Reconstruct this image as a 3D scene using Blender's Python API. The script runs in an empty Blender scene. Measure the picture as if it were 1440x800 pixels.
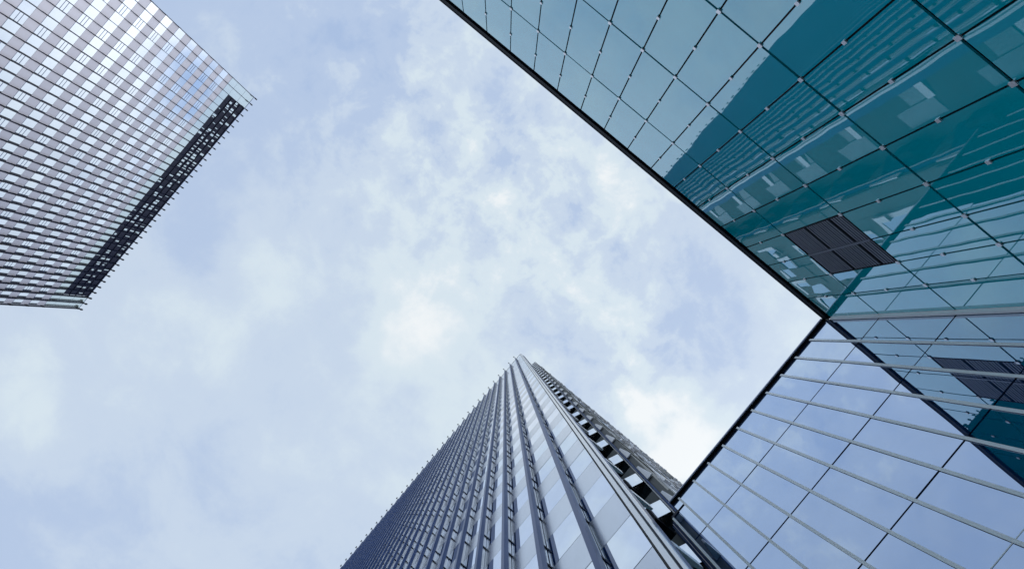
import bpy, math, random
from mathutils import Vector, Matrix
random.seed(7)
S = bpy.context.scene
C = S.collection

# ------------------------------------------------------------------ camera
CAM_Z = 1.6
F_PX = 900.0
cam_d = bpy.data.cameras.new('camera'); cam = bpy.data.objects.new('camera', cam_d); C.objects.link(cam)
S.camera = cam
AX, AY = 0.7694, 0.6388
cam.matrix_world = Matrix(((AX, -AY, 0, 0), (-AY, -AX, 0, 0), (0, 0, -1, CAM_Z), (0, 0, 0, 1)))
cam_d.sensor_width = 36; cam_d.lens = F_PX / 1440 * 36
cam_d.shift_x = 10 / 1440; cam_d.shift_y = 68 / 1440
S.render.engine = 'CYCLES'; S.cycles.glossy_bounces = 1; S.cycles.max_bounces = 8
cam_d.clip_start = 0.1; cam_d.clip_end = 6000
S.view_settings.view_transform = 'Standard'; S.view_settings.look = 'None'
S.view_settings.exposure = 0.0; S.view_settings.gamma = 1; S.view_settings.use_curve_mapping = False

# ------------------------------------------------------------------ sky and sun
SUN_EL = math.radians(38); SUN_DIR = Vector((math.cos(SUN_EL) * 0.995, -math.cos(SUN_EL) * 0.1, math.sin(SUN_EL)))
W = bpy.data.worlds.new('World'); S.world = W; W.use_nodes = True
nt = W.node_tree; nt.nodes.clear(); N = nt.nodes; L = nt.links
def wn(t, **k):
    n = N.new(t)
    for a, b in k.items(): setattr(n, a, b)
    return n
def mth(op, a, b=None, c=None, clamp=False):
    n = wn('ShaderNodeMath', operation=op); n.use_clamp = clamp
    for i, x in enumerate((a, b, c)):
        if x is None: continue
        if isinstance(x, (int, float)): n.inputs[i].default_value = x
        else: L.new(x, n.inputs[i])
    return n.outputs[0]
tc = wn('ShaderNodeTexCoord'); sep = wn('ShaderNodeSeparateXYZ'); L.new(tc.outputs['Generated'], sep.inputs[0])
zc = mth('MAXIMUM', sep.outputs[2], 0.22)
px_ = mth('DIVIDE', sep.outputs[0], zc); py_ = mth('DIVIDE', sep.outputs[1], zc)
cmb = wn('ShaderNodeCombineXYZ'); L.new(px_, cmb.inputs[0]); L.new(py_, cmb.inputs[1]); P = cmb.outputs[0]
def noise(vec, scale, detail, rough, off=(0, 0, 0), dist=0.0):
    mp = wn('ShaderNodeMapping'); L.new(vec, mp.inputs[0]); mp.inputs['Location'].default_value = off
    n = wn('ShaderNodeTexNoise'); L.new(mp.outputs[0], n.inputs['Vector'])
    n.inputs['Scale'].default_value = scale; n.inputs['Detail'].default_value = detail
    n.inputs['Roughness'].default_value = rough; n.inputs['Distortion'].default_value = dist
    return n.outputs[0], n.outputs[1]
# warped coordinates so the cloud banks get ragged edges
_, wc = noise(P, 3.0, 5, 0.6, (4, 2, 0))
w1 = wn('ShaderNodeVectorMath', operation='SUBTRACT'); L.new(wc, w1.inputs[0]); w1.inputs[1].default_value = (0.5, 0.5, 0.5)
w2 = wn('ShaderNodeVectorMath', operation='SCALE'); L.new(w1.outputs[0], w2.inputs[0]); w2.inputs['Scale'].default_value = 0.22
w3 = wn('ShaderNodeVectorMath', operation='ADD'); L.new(P, w3.inputs[0]); L.new(w2.outputs[0], w3.inputs[1]); PW = w3.outputs[0]
big, _ = noise(P, 1.7, 3, 0.5, (1.3, 5.1, 0))
mid, _ = noise(P, 5.0, 7, 0.62, (7.7, 0.4, 0), 0.3)
fine, _ = noise(P, 13.0, 6, 0.62, (2.7, 9.4, 0), 0.2)
def sky_at(x, y):                       # direction of a cloud bank, in tangent units from the zenith
    dx, dy = x - 710, y - 468
    return ((dx * AX + dy * AY) / 900, (-dx * AY + dy * AX) / 900)
def blob(c, r, amp, warped=True):
    d = wn('ShaderNodeVectorMath', operation='DISTANCE'); L.new(PW if warped else P, d.inputs[0]); d.inputs[1].default_value = (c[0], c[1], 0)
    t = mth('DIVIDE', d.outputs['Value'], r); t = mth('MULTIPLY', t, t); t = mth('MULTIPLY', t, -1.0)
    return mth('MULTIPLY', mth('EXPONENT', t), amp)
val = mth('MULTIPLY_ADD', big, 0.6, 0.15)
val = mth('ADD', val, mth('MULTIPLY', mth('SUBTRACT', mid, 0.5), 0.62))
# broken altocumulus texture is strongest in one wide streak
streak = mth('ADD', blob(sky_at(760, 260), 0.22, 1.0), mth('ADD', blob(sky_at(520, 60), 0.22, 0.7), blob(sky_at(900, 500), 0.16, 0.6)))
val = mth('ADD', val, mth('MULTIPLY', mth('MULTIPLY', mth('SUBTRACT', fine, 0.46), 1.5), mth('ADD', streak, 0.15)))
for (x, y), r, a in [((630, 430), .075, .30), ((590, 500), .07, .22), ((660, 480), .05, .12), ((915, 560), .075, .55), ((970, 640), .07, .6),
                     ((880, 470), .03, .3), ((875, 420), .045, .22), ((700, 20), .12, .16), ((860, 290), .10, .14), ((1080, 430), .14, .2),
                     ((380, 380), .09, .15), ((60, 560), .14, .16), ((600, 650), .22, .16), ((250, 560), .2, .10), ((640, 300), .12, .08),
                     ((270, 340), .07, -.20), ((440, 130), .14, -.06), ((720, 450), .05, -.16), ((960, 440), .11, -.22), ((340, 170), .10, -.10),
                     ((480, 300), .10, -.08), ((160, 700), .16, -.08), ((430, 560), .09, -.1)]:
    val = mth('ADD', val, blob(sky_at(x, y), r, a))
val = mth('ADD', val, blob((-.78, -.25), .30, -.40))
ramp = wn('ShaderNodeValToRGB'); L.new(val, ramp.inputs[0])
cr = ramp.color_ramp; cr.interpolation = 'EASE'
stops = [(0.0, (.43, .56, .80)), (.30, (.50, .62, .83)), (.50, (.61, .72, .87)), (.70, (.72, .83, .91)), (1.0, (.93, .97, .99))]
cr.elements[0].position = 0; cr.elements[1].position = 1
for i, (p, c) in enumerate(stops):
    e = cr.elements[0] if i == 0 else (cr.elements[-1] if i == len(stops) - 1 else cr.elements.new(p))
    e.position = p; e.color = (*c, 1)
def mixc(a, b, fac, mode='MIX'):
    m = wn('ShaderNodeMix', data_type='RGBA', blend_type=mode)
    for s, x in ((m.inputs[6], a), (m.inputs[7], b), (m.inputs[0], fac)):
        if isinstance(x, tuple): s.default_value = (*x, 1)
        elif isinstance(x, (int, float)): s.default_value = x
        else: L.new(x, s)
    return m.outputs[2]
col = ramp.outputs[0]
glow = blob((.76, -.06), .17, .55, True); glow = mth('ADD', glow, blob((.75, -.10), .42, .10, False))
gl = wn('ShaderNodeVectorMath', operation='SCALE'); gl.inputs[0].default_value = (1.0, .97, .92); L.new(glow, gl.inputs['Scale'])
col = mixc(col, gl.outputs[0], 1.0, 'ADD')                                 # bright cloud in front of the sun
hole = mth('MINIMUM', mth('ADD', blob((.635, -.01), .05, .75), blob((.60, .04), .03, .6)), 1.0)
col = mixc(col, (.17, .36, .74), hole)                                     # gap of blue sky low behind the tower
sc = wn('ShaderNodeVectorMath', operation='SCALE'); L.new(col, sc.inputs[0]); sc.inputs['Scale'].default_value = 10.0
sky = wn('ShaderNodeTexSky', sky_type='NISHITA'); sky.sun_disc = False
sky.sun_elevation = SUN_EL; sky.sun_rotation = math.atan2(SUN_DIR.x, SUN_DIR.y)
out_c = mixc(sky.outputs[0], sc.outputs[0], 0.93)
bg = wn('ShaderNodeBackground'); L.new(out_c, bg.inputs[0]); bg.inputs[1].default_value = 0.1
wo = wn('ShaderNodeOutputWorld'); L.new(bg.outputs[0], wo.inputs[0])
W.cycles.sampling_method = 'MANUAL'; W.cycles.sample_map_resolution = 512
sun_d = bpy.data.lights.new('sun', 'SUN'); sun_d.energy = 1.1; sun_d.angle = math.radians(12); sun_d.color = (1, .95, .88)
sun = bpy.data.objects.new('sun', sun_d); C.objects.link(sun)
sun.rotation_euler = SUN_DIR.to_track_quat('Z', 'Y').to_euler(); sun.location = (0, 0, 200)

# ------------------------------------------------------------------ materials
def mat(name, base, metal=0.0, rough=0.5, var=0.0, dirt=0.0, spec=0.5, dscale=0.6, coat=0.0):
    m = bpy.data.materials.new(name); m.use_nodes = True; t = m.node_tree; b = t.nodes['Principled BSDF']
    b.inputs['Metallic'].default_value = metal; b.inputs['Roughness'].default_value = rough
    b.inputs['Specular IOR Level'].default_value = spec; b.inputs['Coat Weight'].default_value = coat
    b.inputs['Base Color'].default_value = (*base, 1)
    if var or dirt:
        g = t.nodes.new('ShaderNodeNewGeometry'); hsv = t.nodes.new('ShaderNodeHueSaturation'); hsv.inputs['Color'].default_value = (*base, 1)
        a = t.nodes.new('ShaderNodeMath'); a.operation = 'MULTIPLY_ADD'; t.links.new(g.outputs['Random Per Island'], a.inputs[0]); a.inputs[1].default_value = 2 * var; a.inputs[2].default_value = 1 - var
        n = t.nodes.new('ShaderNodeTexNoise'); n.inputs['Scale'].default_value = dscale; n.inputs['Detail'].default_value = 6; n.inputs['Roughness'].default_value = .65
        mp = t.nodes.new('ShaderNodeMapping'); mp.inputs['Scale'].default_value = (1, 1, .25); t.links.new(g.outputs['Position'], mp.inputs[0]); t.links.new(mp.outputs[0], n.inputs['Vector'])
        c = t.nodes.new('ShaderNodeMath'); c.operation = 'MULTIPLY_ADD'; t.links.new(n.outputs[0], c.inputs[0]); c.inputs[1].default_value = 2 * dirt; c.inputs[2].default_value = 1 - dirt
        d = t.nodes.new('ShaderNodeMath'); d.operation = 'MULTIPLY'; t.links.new(a.outputs[0], d.inputs[0]); t.links.new(c.outputs[0], d.inputs[1])
        t.links.new(d.outputs[0], hsv.inputs['Value']); t.links.new(hsv.outputs[0], b.inputs['Base Color'])
    return m
def glass(name, tint, body, refl=0.85, rough=0.01, wave=0.0, wscale=0.8, var=0.04, dirt=0.05, graze=0.0, gp=3):
    """coated facade glass: a mirror-like reflection over a tinted body"""
    m = bpy.data.materials.new(name); m.use_nodes = True; t = m.node_tree; t.nodes.clear(); nn = t.nodes.new; lk = t.links.new
    g = nn('ShaderNodeNewGeometry')
    a = nn('ShaderNodeMath'); a.operation = 'MULTIPLY_ADD'; lk(g.outputs['Random Per Island'], a.inputs[0]); a.inputs[1].default_value = 2 * var; a.inputs[2].default_value = 1 - var
    n = nn('ShaderNodeTexNoise'); n.inputs['Scale'].default_value = .9; n.inputs['Detail'].default_value = 5; lk(g.outputs['Position'], n.inputs['Vector'])
    c = nn('ShaderNodeMath'); c.operation = 'MULTIPLY_ADD'; lk(n.outputs[0], c.inputs[0]); c.inputs[1].default_value = 2 * dirt; c.inputs[2].default_value = 1 - dirt
    d = nn('ShaderNodeMath'); d.operation = 'MULTIPLY'; lk(a.outputs[0], d.inputs[0]); lk(c.outputs[0], d.inputs[1])
    def tinted(col):
        h = nn('ShaderNodeHueSaturation'); h.inputs['Color'].default_value = (*col, 1); lk(d.outputs[0], h.inputs['Value']); return h.outputs[0]
    gl = nn('ShaderNodeBsdfGlossy'); gl.inputs['Roughness'].default_value = rough; lk(tinted(tint), gl.inputs['Color'])
    df = nn('ShaderNodeBsdfDiffuse'); lk(tinted(body), df.inputs['Color'])
    if wave:
        w = nn('ShaderNodeTexNoise'); w.inputs['Scale'].default_value = wscale; w.inputs['Detail'].default_value = 1; lk(g.outputs['Position'], w.inputs['Vector'])
        b = nn('ShaderNodeBump'); b.inputs['Strength'].default_value = 1; b.inputs['Distance'].default_value = wave; lk(w.outputs[0], b.inputs['Height']); lk(b.outputs[0], gl.inputs['Normal'])
    mx = nn('ShaderNodeMixShader'); mx.inputs[0].default_value = refl
    if graze:                                              # reflects more at a grazing angle
        lw = nn('ShaderNodeLayerWeight'); lw.inputs[0].default_value = .5
        pw = nn('ShaderNodeMath'); pw.operation = 'POWER'; lk(lw.outputs['Facing'], pw.inputs[0]); pw.inputs[1].default_value = gp
        fm = nn('ShaderNodeMath'); fm.operation = 'MULTIPLY_ADD'; fm.use_clamp = True; lk(pw.outputs[0], fm.inputs[0]); fm.inputs[1].default_value = graze; fm.inputs[2].default_value = refl
        lk(fm.outputs[0], mx.inputs[0])
    lk(df.outputs[0], mx.inputs[1]); lk(gl.outputs[0], mx.inputs[2])
    o = nn('ShaderNodeOutputMaterial'); lk(mx.outputs[0], o.inputs[0])
    return m
M = dict(
    far_glass=glass('pale_blue_mirror_glass', (.97, .99, 1.0), (.25, .33, .45), .93, .03, var=.07),
    far_pale=glass('pale_green_glass', (.80, .88, .88), (.30, .38, .38), .8, .12),
    far_span=mat('lavender_grey_panel', (.46, .475, .57), .2, .4, .05, .10),
    fin=mat('blue_painted_fin', (.02, .075, .25), .0, .35, .0, .15, spec=.3),
    farfin=mat('dark_navy_fin', (.006, .012, .04), .0, .6, .0, .12, spec=.12),
    rail=mat('bright_aluminium', (.95, .96, .98), .35, .2, .03, .05),
    dark=mat('black_gasket', (.006, .009, .018), 0, .6, spec=.15),
    navy=mat('dark_navy_metal', (.012, .022, .05), .0, .5, 0, .1, spec=.25),
    tw_glass=glass('sky_mirror_glass', (.84, .90, 1.0), (.06, .14, .38), .88, .008, .0022, .6, var=.06, dirt=.07),
    tw_span=mat('satin_silver_panel', (.66, .71, .80), .75, .22, .07, .22),
    recess_glass=glass('recess_blue_glass', (.62, .74, .92), (.04, .12, .28), .85, .03, .001),
    black_glass=glass('black_glass', (.10, .13, .16), (.006, .010, .012), .35, .05),
    char=mat('charcoal_louvre_panel', (.09, .105, .105), 0, .5, .1, .1),
    olive=mat('olive_grey_cladding', (.12, .13, .12), .1, .5, .14, .18),
    white=mat('white_metal_panel', (.95, .96, .99), .25, .3, .05, .08),
    teal=glass('teal_point_fixed_glass', (.63, .735, .79), (.0, .64, .76), .33, .004, .0034, .7, .05, .06, graze=1.05),
    clip=mat('white_clip', (.95, .94, .98), .6, .35),
    pale=glass('pale_mirror_glass', (.74, .85, .99), (.01, .07, .22), .56, .004, .0022, .6, .06, .06, graze=.62, gp=2),
    alu=mat('silver_mullion', (.93, .97, .98), .2, .55, .02, .06),
    lip=mat('lavender_coping_edge', (.60, .60, .75), .3, .4, 0, .1),
    vent=mat('dark_vent_slat', (.24, .26, .33), .3, .45, .05, .15),
    ventbar=mat('vent_post', (.16, .18, .24), .4, .4),
    pale_refl=mat('pale_reflection_colour', (.42, .50, .54), .0, .2, .08, .1),  # pale reflection put into the colour of the side windows
    roof=mat('roof_gravel', (.25, .25, .26), 0, .9, 0, .2),
    pave=mat('granite_paving', (.28, .28, .27), 0, .7, .05, .2, dscale=2.0),
)

# ------------------------------------------------------------------ mesh helpers
class MB:
    def __init__(s): s.v = []; s.f = []
    def corners(s, c):
        b = len(s.v); s.v += [tuple(x) for x in c]
        s.f += [[b + i for i in q] for q in ((0, 3, 2, 1), (4, 5, 6, 7), (0, 1, 5, 4), (1, 2, 6, 5), (2, 3, 7, 6), (3, 0, 4, 7))]
    def poly(s, bottom, top):
        b = len(s.v); n = len(bottom); s.v += [tuple(x) for x in bottom] + [tuple(x) for x in top]
        s.f.append([b + i for i in reversed(range(n))]); s.f.append([b + n + i for i in range(n)])
        for i in range(n): s.f.append([b + i, b + (i + 1) % n, b + n + (i + 1) % n, b + n + i])
    def build(s, name, m, parent=None, kind=None):
        me = bpy.data.meshes.new(name); me.from_pydata(s.v, [], s.f); me.update()
        import bmesh
        bm = bmesh.new(); bm.from_mesh(me); bmesh.ops.recalc_face_normals(bm, faces=bm.faces); bm.to_mesh(me); bm.free()
        me.materials.append(m); o = bpy.data.objects.new(name, me); C.objects.link(o)
        if parent is not None:
            o.parent = parent; r = parent; off = Vector((0, 0, 0))
            while r is not None: off += Vector(r.location); r = r.parent
            o.location = -off if parent.parent is None else (0, 0, 0)
        if kind: o['kind'] = kind
        return o
class Face:
    """a facade plane: a along it, z up (above the camera), n outward"""
    def __init__(s, org, along, normal): s.o = Vector(org); s.a = Vector(along); s.n = Vector(normal)
    def p(s, a, z, n): 
        q = s.o + s.a * a + s.n * n; return (q.x, q.y, CAM_Z + z)
    def box(s, mb, a0, a1, z0, z1, n0, n1, tilt=0.0):
        ta, tz = random.uniform(-tilt, tilt), random.uniform(-tilt, tilt); ac, zc_ = (a0 + a1) / 2, (z0 + z1) / 2
        d = lambda a, z: ta * (a - ac) + tz * (z - zc_)
        mb.corners([s.p(a, z, n + d(a, z)) for n in (n0, n1) for a, z in ((a0, z0), (a1, z0), (a1, z1), (a0, z1))])
    def px(s, a, z, n=0):
        x, y, zz = s.p(a, z, n); h = max(zz - CAM_Z, .01); v, u = x / h * 900, y / h * 900
        return (710 + v * AX - u * AY, 468 + v * AY + u * AX)
    def shown(s, a0, a1, z0, z1):
        """size of a cell in the view: decides which cells become parts of their own"""
        if z1 <= .5: return 0
        z0 = max(z0, .5); q = [s.px(a, z) for a, z in ((a0, z0), (a1, z0), (a1, z1), (a0, z1))]
        cx = sum(i[0] for i in q) / 4; cy = sum(i[1] for i in q) / 4
        if not (-30 < cx < 1470 and -30 < cy < 830): return 0
        return abs(sum(q[i][0] * q[(i + 1) % 4][1] - q[(i + 1) % 4][0] * q[i][1] for i in range(4))) / 2
def thing(name, label, cat, loc):
    o = bpy.data.objects.new(name, None); C.objects.link(o); o.location = loc; o.empty_display_size = 2
    o['label'] = label; o['category'] = cat
    return o
def cells(face, lst, name, m, root, limit=100, tilt=0.0, n=(0.0, .05), sub=None):
    """lst of (a0,a1,z0,z1): the largest in view become objects, the rest one object"""
    ranked = sorted(lst, key=lambda c: -face.shown(*c[:4])); rest = MB()
    for i, c in enumerate(ranked):
        own = i < limit and face.shown(*c[:4]) > 12
        mb = MB() if own else rest
        face.box(mb, *c[:4], *n, tilt=tilt)
        if own:
            o = mb.build(name, m, root)
            if sub: sub(o, c)
    if rest.v: rest.build(name, m, root, 'stuff')

# ------------------------------------------------------------------ ground
g = MB(); g.corners([(x, y, z) for z in (-.5, 0) for x, y in ((-3000, -3000), (3000, -3000), (3000, 3000), (-3000, 3000))])
o = g.build('ground', M['roof']); o['kind'] = 'structure'
g = MB()
for i in range(-34, 6):
    for j in range(-6, 30): g.corners([(i * 2.4 + a, j * 2.4 + b, z) for z in (-.3, .012) for a, b in ((.01, .01), (2.39, .01), (2.39, 2.39), (.01, 2.39))])
o = g.build('plaza', M['pave']); o['kind'] = 'structure'

s = 0.0255; HC = 900 * s                                  # the low pair of glass buildings
sB = 6.0 * s; HB = 900 * sB                               # the finned tower
sA = 0.158; HA = 900 * sA                                 # the far tower

# ------------------------------------------------------------------ teal building
YC = -304 * s; XD = 334 * s
R = thing('glass_building', 'teal point-fixed glass building with a dark square louvre vent, at the upper right', 'building', (0, YC - 6, 0))
FC = Face((0, YC, 0), (1, 0, 0), (0, 1, 0))
A0 = -640 * s; A1 = XD - .03
b = MB(); b.corners([(x, y, z) for z in (0, CAM_Z + HC - .03) for x, y in ((A0, YC - 14), (XD + 12, YC - 14), (XD + 12, YC - .07), (A0, YC - .07))]); b.build('wall', M['dark'], R)
b = MB(); b.corners([(x, y, z) for z in (CAM_Z + HC - .03, CAM_Z + HC + .02) for x, y in ((A0, YC - 14), (XD + 12, YC - 14), (XD + 12, YC - .1), (A0, YC - .1))]); b.build('roof', M['roof'], R)
b = MB(); FC.box(b, A0, XD + .02, HC * .989, HC + .05, -.06, .05); b.build('roof_edge', M['dark'], R)
b = MB(); FC.box(b, A0, XD + .02, HC + .05, HC + .075, -.06, .07); b.build('coping', M['navy'], R)
joints = [(-242.4 + 42.1 * k) * s for k in range(-10, 10)] + [181.5 * s, 220.8 * s, 256.1 * s, 291.5 * s]
edges = [A0] + [j for j in joints if j > A0 + .2] + [A1]
rows = [1.0, .853, .707, .5625, .418, .274, .13, -CAM_Z / HC]
gap = .019
v0, v1 = 181.5 * s, 256.1 * s
cl = []
for i in range(len(edges) - 1):
    for r in range(len(rows) - 1):
        a0, a1 = edges[i], edges[i + 1]; zt = rows[r] * HC * (.983 if r == 0 else 1); zb = rows[r + 1] * HC
        if r == 1 and a0 >= v0 - .01 and a1 <= v1 + .01: continue
        cl.append((a0 + gap, a1 - gap, zb + .035, zt - .035))
cells(FC, cl, 'window_pane', M['teal'], R, 100, tilt=.0028, n=(-.04, 0))
clips = []
for j in joints:
    if j < A0 + .2: continue
    for r in range(1, len(rows) - 1):
        z = rows[r] * HC; zu = (rows[r - 1] + rows[r]) / 2 * HC
        inv = v0 - .01 < j < v1 + .01
        if not (r in (1, 2) and v0 + .01 < j < v1 - .01): clips.append((j - .046, j + .046, z - .06, z + .06))
        if not (r == 2 and inv): clips.append((j - .038, j + .038, zu - .05, zu + .05))
cells(FC, clips, 'clip', M['clip'], R, 100, n=(0, .03))
# vent
z0, z1 = rows[2] * HC, rows[1] * HC
b = MB(); FC.box(b, v0 + .02, v1 - .02, z0 + .02, z1 - .02, -.10, -.05); v = b.build('vent', M['dark'], R)
b = MB(); n = 27; hz = (z1 - z0 - .06) / n
for i in range(n):
    if i in (5, 16): continue
    za = z0 + .03 + i * hz; FC.box(b, v0 + .03, v1 - .03, za, za + hz * .45, -.045, .0 if i % 2 else -.004)
b.build('slat', M['vent'], v)
b = MB(); vm = 220.8 * s; FC.box(b, vm - .03, vm + .03, z0 + .03, z1 - .03, -.045, .018); b.build('post', M['ventbar'], v)
b = MB()
for (a, bb, c, d) in ((v0 + .005, v1 - .005, z0 + .004, z0 + .03), (v0 + .005, v1 - .005, z1 - .03, z1 - .004), (v0 + .005, v0 + .03, z0 + .03, z1 - .03), (v1 - .03, v1 - .005, z0 + .03, z1 - .03)): FC.box(b, a, bb, c, d, -.05, .008)
b.build('frame', M['dark'], v)
b = MB()                                                   # corner post between the two wings
FC.box(b, XD - .10, XD - .02, 0 - CAM_Z, HC * .975, .003, .11); b.build('corner_post', M['alu'], R)

# ------------------------------------------------------------------ pale mirror building
R = thing('office_building', 'pale blue mirror glass building with silver vertical mullions, beside the teal glass building', 'building', (XD + 5, -3, 0))
FD = Face((XD, 0, 0), (0, 1, 0), (-1, 0, 0))
U0 = YC; U1 = 35.5 * s; U2 = 47 * s
b = MB(); b.corners([(x, y, z) for z in (0, CAM_Z + HC - .05) for x, y in ((XD + .09, YC - .0), (XD + 11.9, YC - .0), (XD + 11.9, U1 - .02), (XD + .09, U1 - .02))]); b.build('wall', M['dark'], R)
b = MB(); FD.box(b, U0 + .06, U1, HC - .16, HC + .03, -.10, -.01); FD.box(b, U0 + .02, U1, HC - .02, HC + .035, -.01, .085); b.build('parapet', M['dark'], R)
b = MB(); FD.box(b, U0 + .12, U1 + .02, HC - .02, HC + .05, .085, .125); b.build('coping', M['lip'], R)
bars = [(-296 + 31.8 * k) * s for k in range(1, 11)]
ue = [U0 + .04] + bars + [U2]
drows = [.991, .853, .707, .5625, .418, .274, .13, -CAM_Z / HC]
cl = []
for i in range(len(ue) - 1):
    for r in range(len(drows) - 1):
        zt, zb = drows[r] * HC, drows[r + 1] * HC
        if i == len(ue) - 2 and r == 0:
            cl.append((ue[i] + .02, U1 - .02, .965 * HC, zt)); zt = .957 * HC
        cl.append((ue[i] + .02, ue[i + 1] - .02, zb + .028, zt - .028 * (r > 0)))
cells(FD, cl, 'window_pane', M['pale'], R, 100, tilt=.0035, n=(-.05, 0))
b = MB(); FD.box(b, U1 - .01, U2 + .01, .957 * HC, .965 * HC, -.05, .03); b.build('transom', M['navy'], R)
b = MB(); z = 334 / 737.6 * HC; FD.box(b, U0 + .06, U2 - .03, z - .012, z + .012, -.02, .004); b.build('pale_line', M['alu'], R)  # thin pale line across one row of panes
for k, u in enumerate(bars + [U2]):
    last = u == U2
    zt = (.957 if last else .992) * HC
    b = MB(); FD.box(b, u - .038, u + .038, -CAM_Z, zt, .012, .03); m_ = b.build('mullion', M['alu'], R)
    b = MB(); FD.box(b, u - .018, u + .018, -CAM_Z, zt - .01, -.05, .012); b.build('gasket', M['dark'], m_)
for k in range(3):
    b = MB(); FD.box(b, U2 + .075 + k * .065, U2 + .10 + k * .065, -CAM_Z, .955 * HC, -.08 - .05 * k, -.03 - .05 * k); b.build('edge_rail', M['fin'] if k != 1 else M['lip'], R)
b = MB(); FD.box(b, U2 + .01, U2 + .3, -CAM_Z, .95 * HC, -.3, -.24); b.build('edge_panel', M['navy'], R)

# ------------------------------------------------------------------ finned tower
XB = 35.5 * sB; YB = 7.9 * sB; XF = 58.2 * sB; YF = 6.45 * sB; YG = 4.4 * sB; UB = 430 * sB
R = thing('office_tower', 'blue-grey office tower with close vertical fins and an olive side wall, at bottom centre', 'tower', (30, 30, 0))
FB = Face((XB, 0, 0), (0, 1, 0), (-1, 0, 0))
b = MB()
def bx(mb, x0, x1, y0, y1, z0, z1): mb.corners([(x, y, z) for z in (z0, z1) for x, y in ((x0, y0), (x1, y0), (x1, y1), (x0, y1))])
bx(b, XB + .06, XB + .42, YB + .05, 2.6, 0, CAM_Z + HB - .1)
bx(b, XB + .06, XF + .1, 2.6, UB - .05, 0, CAM_Z + HB - .1)
bx(b, XF + .1, 62, YF + .1, UB - .05, 0, CAM_Z + HB - .12)
b.build('wall', M['char'], R)
pitch = .0342 * HB; ph = .1694 * HB
nf0 = -int(ph / pitch) - 1
fz = [ph + pitch * k for k in range(nf0, 40) if ph + pitch * k < HB - .5]
fu = [(17.9 + 11.2 * k) * sB for k in range(0, 40)]; fu = [u for u in fu if u < UB - .5]
bay = [YB + .30] + fu + [UB]
slotz = .552 * HB
gl, sp = [], []
for i in range(len(bay) - 1):
    for k, z in enumerate(fz):
        zt = min(z + pitch, HB - .15); zm = min(z + pitch * .52, HB - .3)
        g0 = z + .035
        if abs(z - slotz) < pitch * .5 and i >= 2: g0 = z + .55
        if z + pitch > -CAM_Z:
            gl.append((bay[i] + .012, bay[i + 1] - .012, g0, zm - .006)); sp.append((bay[i] + .012, bay[i + 1] - .012, zm + .006, zt - .012))
cells(FB, gl, 'window_pane', M['tw_glass'], R, 100, tilt=.0022, n=(-.03, .0))
cells(FB, sp, 'spandrel_panel', M['tw_span'], R, 100, tilt=.0015, n=(-.03, .005))
for k, u in enumerate(fu):                                 # fins held off the wall on brackets
    b = MB(); FB.box(b, u - .08, u + .08, -CAM_Z, HB + .12, .20, .42); f = b.build('fin', M['fin'], R)
    b = MB(); FB.box(b, u - .015, u + .015, -CAM_Z, HB + .05, .03, .10); FB.box(b, u - .015, u + .015, -CAM_Z, HB + .05, .115, .185); b.build('rail', M['rail'], f)
    b = MB(); FB.box(b, u - .10, u + .10, HB - .3, HB + .35, .55, .75); b.build('fin_cap', M['dark'], f)
    b = MB(); FB.box(b, u - .09, u + .09, slotz - .03, slotz + .03, .19, .43); b.build('splice', M['navy'], f)
brs = [(u - .05, u + .05, zz, zz + .15) for u in fu for z in fz for zz in (z + .1, z + pitch * .36)]
cells(FB, brs, 'bracket', M['dark'], R, 100, n=(.012, .20))
b = MB(); FB.box(b, YB + .235, YB + .265, -CAM_Z, HB, -.03, .02); b.build('corner_gasket', M['dark'], R)
b = MB(); FB.box(b, YB + .10, YB + .235, -CAM_Z, HB + .25, -.05, .07); b.build('corner_trim', M['rail'], R)
b = MB(); FB.box(b, YB + .05, YB + .10, -CAM_Z, HB, -.05, .0); b.build('corner_gasket', M['navy'], R)
b = MB(); FB.box(b, YB - .02, YB + .05, -CAM_Z, HB + .25, -.07, .03); b.build('corner_trim', M['rail'], R)
b = MB(); FB.box(b, YB - .0, YB + .03, -CAM_Z, HB + .2, -.42, -.07); b.build('end_panel', M['fin'], R)
b = MB(); FB.box(b, YB, UB, HB - .13, HB + .02, -.3, .03); b.build('roof_edge', M['navy'], R)
# short floor blades at the back edge of the thin finned screen
for z in fz:
    if z < 0: continue
    b = MB(); x0 = XB + .40; y = YB - .02
    b.poly([(x0, y, CAM_Z + z), (x0 + .75, y - .02, CAM_Z + z), (x0 + .75, y + .05, CAM_Z + z), (x0, y + .26, CAM_Z + z)], [(x0, y, CAM_Z + z + .42), (x0 + .75, y - .02, CAM_Z + z + .42), (x0 + .75, y + .05, CAM_Z + z + .42), (x0, y + .26, CAM_Z + z + .42)])
    b.build('floor_blade', M['white'], R)
# recess wall facing the camera side
FR = Face((XF, 0, 0), (0, 1, 0), (-1, 0, 0))
g1, g2, g3, g4 = [], [], [], []
for z in fz:
    if z + pitch < 0: continue
    t = min(z + pitch, HB - .2)
    q = lambda f: z + (t - z) * f
    g1.append((YF + .02, 2.58, q(.02), q(.37))); g2.append((YF + .02, 2.58, q(.38), q(.68))); g3.append((YF + .02, 2.58, q(.685), q(1.0)))
    g4.append((1.62, 2.3, q(-.1), q(.20)))
for a0, a1, z0_, z1_ in g1:
    low = [(XF - .03, YF + .07, CAM_Z + z0_), (XF - .47, 2.05, CAM_Z + z0_), (XF - .41, 2.07, CAM_Z + z0_), (XF + .03, YF + .08, CAM_Z + z0_)]
    b = MB(); b.poly(low, [(p_[0], p_[1], CAM_Z + z1_) for p_ in low]); b.build('recess_window', M['tw_glass'], R)
cells(FR, g2, 'recess_panel', M['char'], R, 60, n=(-.02, .03))
cells(FR, g3, 'dark_window', M['black_glass'], R, 60, n=(-.02, .01))
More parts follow.
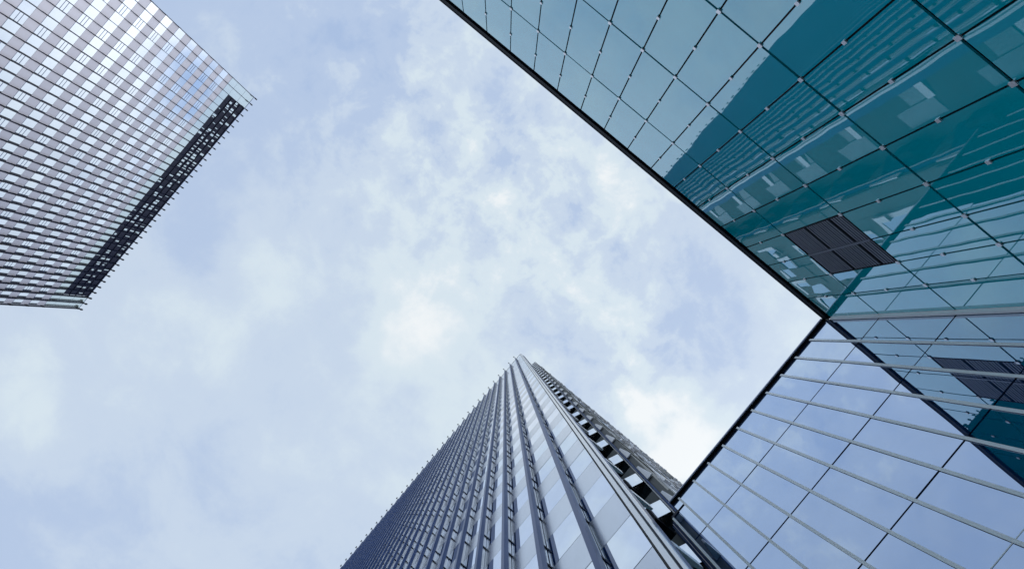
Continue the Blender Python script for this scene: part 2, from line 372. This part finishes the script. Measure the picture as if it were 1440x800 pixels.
cells(FR, g4, 'balcony_box', M['dark'], R, 60, n=(.02, .55))
FK = Face((0, 2.6, 0), (1, 0, 0), (0, -1, 0))
g5 = []
for z in fz:
    if z + pitch < 0: continue
    for a0, a1 in ((XB + .75, XB + 1.6), (XB + 1.66, XB + 2.6)): g5.append((a0, a1, z + pitch * .45, z + pitch * (.95 if a0 > 6.5 else .72)))
cells(FK, g5, 'side_window', M['pale_refl'], R, 100, n=(-.02, .03))
b = MB(); bx(b, XF - .06, XF + .08, YF - .03, YF + .04, CAM_Z + HC * .9, CAM_Z + HB + .1); b.build('column', M['fin'], R)
b = MB(); bx(b, XF - .11, XF - .05, YF + .07, YF + .11, CAM_Z + HC * .9, CAM_Z + HB + .1); b.build('column_trim', M['rail'], R)
# olive side wall facing the teal building
FG = Face((0, YG, 0), (1, 0, 0), (0, -1, 0))
XG = XF + .14
pn = []; seed = random.Random(3)
x = XG
xs = []
while x < 62: xs.append(x); x += seed.choice((1.3, 1.6, 2.0))
zlow = HC + .2
b = MB()
for i in range(len(xs) - 1):
    for z in fz:
        if z + pitch < zlow: continue
        for q0, q1 in ((0, .5), (.5, 1)):
            FG.box(b, xs[i] + .01, xs[i + 1] - .01, max(z + pitch * q0, zlow) + .01, min(z + pitch * q1, HB - .05), -.3, seed.choice((0, 0, 0, .05, .09)))
b.build('cladding', M['olive'], R)
b = MB(); FG.box(b, XG, 62, zlow, HB - .1, -.45, -.32); b.build('backing_wall', M['dark'], R)
# return strip between column and side wall: pale tapered wings and olive panels turn about
FJ = Face((XF + .14, 0, 0), (0, 1, 0), (-1, 0, 0))
for k, z in enumerate(fz):
    if z + pitch < zlow: continue
    za, zm, zb = max(z, zlow) + .02, max(z + pitch * .5, zlow + .05), min(z + pitch, HB - .05)
    if zm > za + .1:
        b = MB(); low = [(YG - .06, za), (YF - .06, za), (YF - .06, zm), (YG + .14, zm)]
        b.poly([FJ.p(a, zz, .10) for a, zz in low], [FJ.p(a, zz, .16) for a, zz in low]); b.build('tapered_wing', M['white'], R)
    b = MB(); FJ.box(b, YG, YF - .05, za, zb, .0, .05); b.build('return_panel', M['olive'], R)
# windows of the side wall, each a pale frame of uneven shape round a pane
wins = []
for z in fz:
    if z + pitch < zlow + 1: continue
    xx = XG + .9 + seed.uniform(0, 1.2)
    while xx < 60:
        w = seed.choice((.9, 1.5, 1.9, 2.2)); h = seed.uniform(2.2, 4.1); zz = max(z, zlow + .2) + seed.uniform(.1, pitch - h - .1) * .9
        if zz + h < HB - .3: wins.append((xx, xx + w, zz, zz + h))
        xx += w + seed.uniform(.15, .7)
def mirror_size(c):                                        # these show largest mirrored in the teal glass
    h = c[2]; y = 2 * abs(YC) + YG; return (c[1] - c[0]) * (c[3] - c[2]) * y / max(h, 1) ** 3 * (1 if c[0] / y < 1.4 else .02)
wins.sort(key=lambda c: -mirror_size(c)); rf, rp = MB(), MB()
for i, (a0, a1, z0_, z1_) in enumerate(wins):
    own = i < 100; bf, bp = (MB(), MB()) if own else (rf, rp)
    t, d = .26, .07
    FG.box(bf, a0, a1, z1_ - t, z1_, 0, d); FG.box(bf, a0, a0 + t, z0_, z1_ - t, 0, d)
    FG.box(bf, a0 + t, a1, z0_, z0_ + .08, 0, .05)
    FG.box(bp, a0 + t, a1 - .02, z0_ + .08, z1_ - t, .0, .05, .01)
    if own:
        w_ = bf.build('window', M['white'], R); bp.build('pane', M['recess_glass'], w_)
w_ = rf.build('window', M['white'], R, 'stuff'); rp.build('pane', M['recess_glass'], w_, 'stuff')

hoods = []
for a0, a1, z0_, z1_ in wins:
    if seed.random() < .42:
        a = seed.choice((a0 - .05, a1 - .35, (a0 + a1) / 2)); zz = seed.uniform(z0_, z1_ - .9); hoods.append((a, a + seed.uniform(.25, .5), zz, zz + seed.uniform(.4, 1.1)))
cells(FG, hoods, 'vent_hood', M['rail'], R, 100, n=(.075, .22))

# ------------------------------------------------------------------ far tower
XA = -483 * sA; UA0 = -29 * sA; UA1 = 355 * sA
R = thing('office_tower', 'office tower with grey and sky-blue bands and a dark louvred top, at upper left', 'tower', (XA - 12, (UA0 + UA1) / 2, 0))
FA = Face((XA, 0, 0), (0, 1, 0), (1, 0, 0))
b = MB(); bx(b, XA - 30, XA - .06, UA0 + .02, UA1 - .02, 0, CAM_Z + HA * .94); bx(b, XA - 30, XA - 5, UA0 + .02, UA1 - .02, CAM_Z + HA * .94, CAM_Z + HA - .3); b.build('wall', M['navy'], R)
NB = 38; bw = (UA1 - UA0) / NB; p = HA / 33.0
gl, sp, pal, seams = [], [], [], []
for i in range(NB):
    a0, a1 = UA0 + i * bw + .02, UA0 + (i + 1) * bw - .02
    margin = i < 2 or i >= NB - 2
    zt = HA * (1 if margin else .9415)
    if margin:
        for k in range(2): pal.append((a0, a1, HA - (k + 1) * p * .965 + .03, HA - k * p * .965 - .05))
    pal.append((a0, a1, HA * .9227 + .03, HA * .9415 - .03))
    z = HA * .9227
    while z > -CAM_Z - p:
        sp.append((a0, a1, z - p * .48 + .01, z - .01)); gl.append((a0, a1, z - p + .02, z - p * .48 - .01, i)); z -= p
        
cells(FA, gl, 'window_pane', M['far_glass'], R, 100, tilt=.0022, n=(-.05, 0))
cells(FA, sp, 'spandrel_panel', M['far_span'], R, 100, tilt=.001, n=(-.05, .01))
cells(FA, pal, 'parapet_pane', M['far_pale'], R, 90, tilt=.003, n=(-.05, 0))
b = MB()                                                   # opening lights: two extra glazing bars in every third bay
for c in gl:
    if (c[4] + 1) % 3 == 0:
        for q in (.33, .62):
            z = c[2] + (c[3] - c[2]) * q; FA.box(b, c[0], c[1], z - .03, z + .03, .0, .02)
b.build('glazing_bar', M['fin'], R, 'stuff')
b = MB()
for k in range(0, 33):
    z = HA * .9227 - k * p
    FA.box(b, UA0, UA1, z - .05, z + .0, .011, .025)
b.build('drip_rail', M['fin'], R, 'stuff')
abr = []
for i in range(NB + 1):
    u = UA0 + i * bw
    b = MB(); FA.box(b, u - .035, u + .035, -CAM_Z, HA - .1, .08, .55); f = b.build('fin', M['farfin'], R)
    b = MB(); FA.box(b, u - .13, u + .13, HA - .4, HA + .25, .48, .80); b.build('fin_cap', M['dark'], f)
    z = HA * .9227
    while z > 0: abr.append((u - .055, u + .055, z - 1.0, z - .2)); z -= p
    abr.append((u - .08, u + .08, HA - 1.2, HA - .6))
cells(FA, abr, 'bracket', M['dark'], R, 100, n=(.012, .57))
# louvred plant screen: posts, beams and pale panels standing in for sky gaps
L0, L1_ = UA0 + 2 * bw, UA1 - 2 * bw
b = MB(); FA.box(b, L0 - .02, L1_ + .02, HA * .9415, HA - .05, -.5, -.15); sc_ = b.build('plant_screen', M['farfin'], R)
for k in range(5):
    b = MB(); z = HA * .9415 + (HA - .25 - HA * .9415) * k / 4; FA.box(b, L0, L1_, z, z + .22, -.15, -.02); b.build('beam', M['farfin'], sc_)
b = MB(); rr = random.Random(11)
for i in range(2, NB - 2):
    a = UA0 + i * bw; off = 0
    for k in range(4):
        z = HA * .9415 + (HA - .25 - HA * .9415) * k / 4 + .3
        for q in range(2):
            if rr.random() < (.7 if k in (1, 2) else .35): FA.box(b, a + .18 + q * .66, a + .18 + q * .66 + rr.choice((.16, .3, .45)), z + rr.choice((.0, .3)), z + rr.uniform(.9, 1.6), -.15, -.11)
b.build('sky_gap_panel', M['far_pale'], sc_, 'stuff')
b = MB(); FA.box(b, UA0, UA1, HA - .06, HA + .04, -.3, .03); b.build('coping', M['fin'], R)
